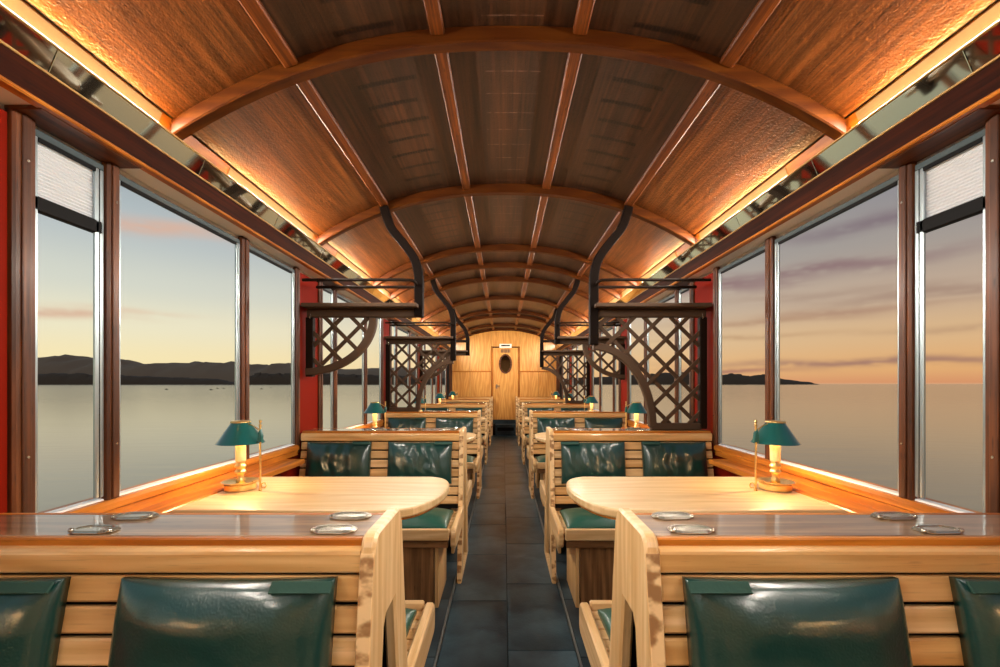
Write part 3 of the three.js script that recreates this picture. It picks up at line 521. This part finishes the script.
// ------------------------------------------------------------------ luggage racks with lattice brackets
function strap(pts, w, depth, mat, name, parent, z = 0) {          // flat bar of width w bent along a curve in the x-y plane
  const c = new THREE.CatmullRomCurve3(pts.map((p) => new THREE.Vector3(p[0], p[1], 0))), n = 28, A = [], B = [];
  for (let i = 0; i <= n; i++) { const p = c.getPoint(i / n), t = c.getTangent(i / n); A.push([p.x - t.y * w / 2, p.y + t.x * w / 2]); B.push([p.x + t.y * w / 2, p.y - t.x * w / 2]); }
  return part(name, prism([...A, ...B.reverse()], depth, 'xy', { bevel: 0.004 }), mat, parent, [0, 0, z]);
}
function makeRack(s, full, label, d) {
  const o = thing('luggage_rack', label, 'luggage rack', [0, 0, -d], 'dark iron luggage racks'), X = (x) => s * x;
  strap([[X(0.84), 2.475], [X(0.825), 2.42], [X(0.79), 2.33], [X(0.71), 2.229], [X(0.635), 2.125], [X(0.603), 2.01], [X(0.6), 1.9], [X(0.6), full ? 1.53 : 1.72]], 0.058, 0.06, M.arm, 'hanging_arm', o, 0.02);
  part('shelf', slab(0.775, 0.026, 0.24, 0.004), M.lattice, o, [X(0.985), 1.789, 0]);
  part('shelf_beam', slab(0.75, 0.055, 0.05, 0.004), M.lattice, o, [X(1.0), 1.749, -0.005]);
  for (const z of [0.11, -0.11]) part('rail', tube([[X(0.61), 1.935, z * 0.35], [X(0.625), 1.952, z * 0.9], [X(0.68), 1.955, z], [X(1.0), 1.955, z], [X(1.362), 1.955, z]], 0.0105, 40), M.iron, o);
  part('wall_post', slab(0.052, full ? 0.77 : 0.41, 0.045, 0.004), M.iron, o, [X(1.357), full ? 1.3355 : 1.515, 0]);
  part('coat_hook', tube([[X(1.345), 1.745, 0.025], [X(1.345), 1.72, 0.03], [X(1.342), 1.708, 0.042], [X(1.34), 1.72, 0.052]], 0.003, 12), M.silver, o);
  const cx = full ? 0.6 : 1.385, cy = full ? 0.965 : 1.72, ea = full ? 0.41 : 0.465, eb = full ? 0.555 : 0.375, arc = [];
  for (let i = 0; i <= 12; i++) { const a = i / 12 * Math.PI / 2; arc.push([X(cx + (full ? 1 : -1) * ea * Math.cos(a)), cy + (full ? 1 : -1) * eb * Math.sin(a)]); }
  strap(arc, 0.05, 0.048, M.lattice, 'curved_rail', o);
  if (full) part('bottom_rail', slab(0.35, 0.045, 0.045, 0.004), M.lattice, o, [X(1.172), 0.968, 0]);
  // diagonal strips, cut to the frame
  const inside = (x, y) => { const q = ((x - cx) / ea) ** 2 + ((y - cy) / eb) ** 2; return x < 1.345 && y < 1.728 && x > 0.62 && (full ? q > 0.98 && y > 0.985 : q < 1.02); };
  const p = 0.131 * Math.SQRT2, mk = (dir) => {
    for (let c = -4; c < 4; c += p) {
      let run = null;
      for (let x = 0.6; x <= 1.36; x += 0.004) {
        const y = dir * x + c + (dir > 0 ? 0.02 : 2.6), ok = inside(x, y);
        if (ok && run === null) run = x;
        if ((!ok || x > 1.354) && run !== null) {
          const L = (x - run) * Math.SQRT2; if (L > 0.045) { const mx = (run + x) / 2, my = dir * mx + c + (dir > 0 ? 0.02 : 2.6); part('lattice_slat', slab(L, 0.027, 0.011, 0.002), M.lattice, o, [X(mx), my, dir * 0.006], [0, 0, s * dir * Math.PI / 4]); }
          run = null;
        }
      }
    }
  };
  mk(1); mk(-1);
  return o;
}
for (const s of [-1, 1]) for (let k = 1; k < 4; k++) {
  const full = (k % 2 === 1) === (s > 0);
  makeRack(s, full, `dark iron luggage rack on the ${SIDE[s]}, ${['', 'nearest', 'second', 'third'][k]}, with ${full ? 'tall lattice down to the bench' : 'short quarter-round lattice bracket'}`, C0 + PITCH * k);
}

// pleated blinds at the top of the nearest narrow windows
for (const s of [-1, 1]) {
  const o = thing('window_blind', `pale pleated blind with a black bar in the nearest narrow ${SIDE[s]} window`, 'blind', [s * 1.418, 1.815, -(C0 + 0.415)], 'pleated blinds');
  const n = 34, pts = []; for (let i = 0; i <= n; i++) pts.push([(i % 2 ? 0.003 : -0.003), i / n * 0.185]); const back = pts.map(([a, b]) => [a + 0.0012, b]).reverse();
  part('pleats', prism([...pts, ...back], 0.222, 'xy', { bevel: 0 }), M.blind, o, [0, 0.0, 0]);
  part('bottom_bar', slab(0.022, 0.046, 0.23, 0.004), M.rubber, o, [-s * 0.004, -0.018, 0]); part('head_rail', slab(0.02, 0.02, 0.23, 0.004), M.honey, o, [0, 0.193, 0]);
  const cord = part('cord_knob', lathe([[0, 0], [0.006, 0.002], [0.006, 0.012], [0.002, 0.02], [0, 0.02]], 10), M.brass, o, [-s * 0.004, 0.17, -0.1]);
}

// ------------------------------------------------------------------ outside: sea, shores, boats
{
  const SEA = -2.5, w = part('sea', new THREE.PlaneGeometry(24000, 24000).rotateX(-Math.PI / 2), M.water, scene, [0, SEA, 0]); w.userData.kind = 'structure';
  { const uv = w.geometry.attributes.uv; for (let i = 0; i < uv.count; i++) uv.setXY(i, uv.getX(i) * 24000, uv.getY(i) * 24000); }
  // a ridge: crest heights along a line, with sloping flanks
  function ridge(name, pts, z, depth, mat, s) {
    const o = part(name, new THREE.BufferGeometry(), mat, scene), nx = 220, ny = 14, pos = [], idx = [];
    const crest = (x) => { let i = 1; while (i < pts.length - 1 && pts[i][0] < x) i++; const [a, A] = pts[i - 1], [b, B] = pts[i]; return lerp(A, B, sstep(a, b, x)); };
    for (let i = 0; i <= nx; i++) { const x = lerp(pts[0][0], pts[pts.length - 1][0], i / nx), c = crest(x) * (1 + 0.06 * (pn(i * 0.4 + 5, 1, 512, 8, s) - 0.5) + 0.05 * (pn(i * 1.1, 3, 512, 8, s) - 0.5));
      for (let j = 0; j <= ny; j++) { const t = j / ny * 2 - 1, q = Math.pow(Math.max(0, 1 - t * t), 0.8); pos.push(x + 30 * (pn(i * 0.5, j, 512, 64, s + 1) - 0.5) * q, SEA - 2 + (c + 2) * q * (1 + 0.25 * (pn(i * 0.3, j * 0.7, 512, 64, s + 2) - 0.5) * (Math.abs(t) > 0.05 ? 1 : 0)), z - t * depth); } }
    for (let i = 0; i < nx; i++) for (let j = 0; j < ny; j++) { const a = i * (ny + 1) + j, b = a + ny + 1; idx.push(a, b, a + 1, b, b + 1, a + 1); }
    o.geometry.setAttribute('position', new THREE.Float32BufferAttribute(pos, 3)); o.geometry.setIndex(idx); o.geometry.computeVertexNormals(); o.userData.kind = 'structure'; return o;
  }
  const K = 3000 / FOCAL;  // metres per picture unit at 3 km
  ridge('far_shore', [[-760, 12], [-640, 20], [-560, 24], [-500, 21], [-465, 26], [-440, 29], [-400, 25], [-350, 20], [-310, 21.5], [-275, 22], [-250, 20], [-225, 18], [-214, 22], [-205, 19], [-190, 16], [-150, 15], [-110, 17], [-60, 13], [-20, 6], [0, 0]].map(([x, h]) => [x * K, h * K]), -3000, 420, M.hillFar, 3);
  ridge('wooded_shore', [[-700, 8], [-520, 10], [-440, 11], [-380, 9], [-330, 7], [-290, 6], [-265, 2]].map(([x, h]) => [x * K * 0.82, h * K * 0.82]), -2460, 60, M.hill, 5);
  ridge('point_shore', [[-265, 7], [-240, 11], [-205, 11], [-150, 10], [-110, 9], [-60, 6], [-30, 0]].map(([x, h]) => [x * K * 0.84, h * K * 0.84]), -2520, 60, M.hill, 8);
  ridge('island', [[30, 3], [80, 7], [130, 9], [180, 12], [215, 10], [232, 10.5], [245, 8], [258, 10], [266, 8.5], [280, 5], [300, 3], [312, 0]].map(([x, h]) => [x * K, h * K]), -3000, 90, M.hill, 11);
  const hullG = prism([[-1.3, 0], [1.1, 0], [1.7, 0.5], [-1.4, 0.45]], 0.9, 'xy', { bevel: 0.05 }), cabG = slab(0.9, 0.5, 0.7, 0.05);
  [[-230, 303, 'leftmost of all and alone'], [-183, 278, 'lowest, at the left of the cluster of three'], [-239, 371, 'middle of the cluster of three'], [-234, 371.5, 'right end of the cluster of three'], [-175, 321, 'nearer of the two at the right'], [-257, 491, 'rightmost, farther of the two at the right']].forEach(([x, d, t]) => {
    const o = thing('boat', 'tiny dark boat on the left water, ' + t, 'boat', [x, SEA - 0.05, -d], 'boats moored off the left shore'); part('hull', hullG, M.hull, o); part('cabin', cabG, M.hull, o, [-0.2, 0.7, 0]); o.scale.setScalar(0.7);
  });
}
scene.traverse((o) => { if (o.isMesh) o.castShadow = o.receiveShadow = true; });
renderer.render(scene, camera);
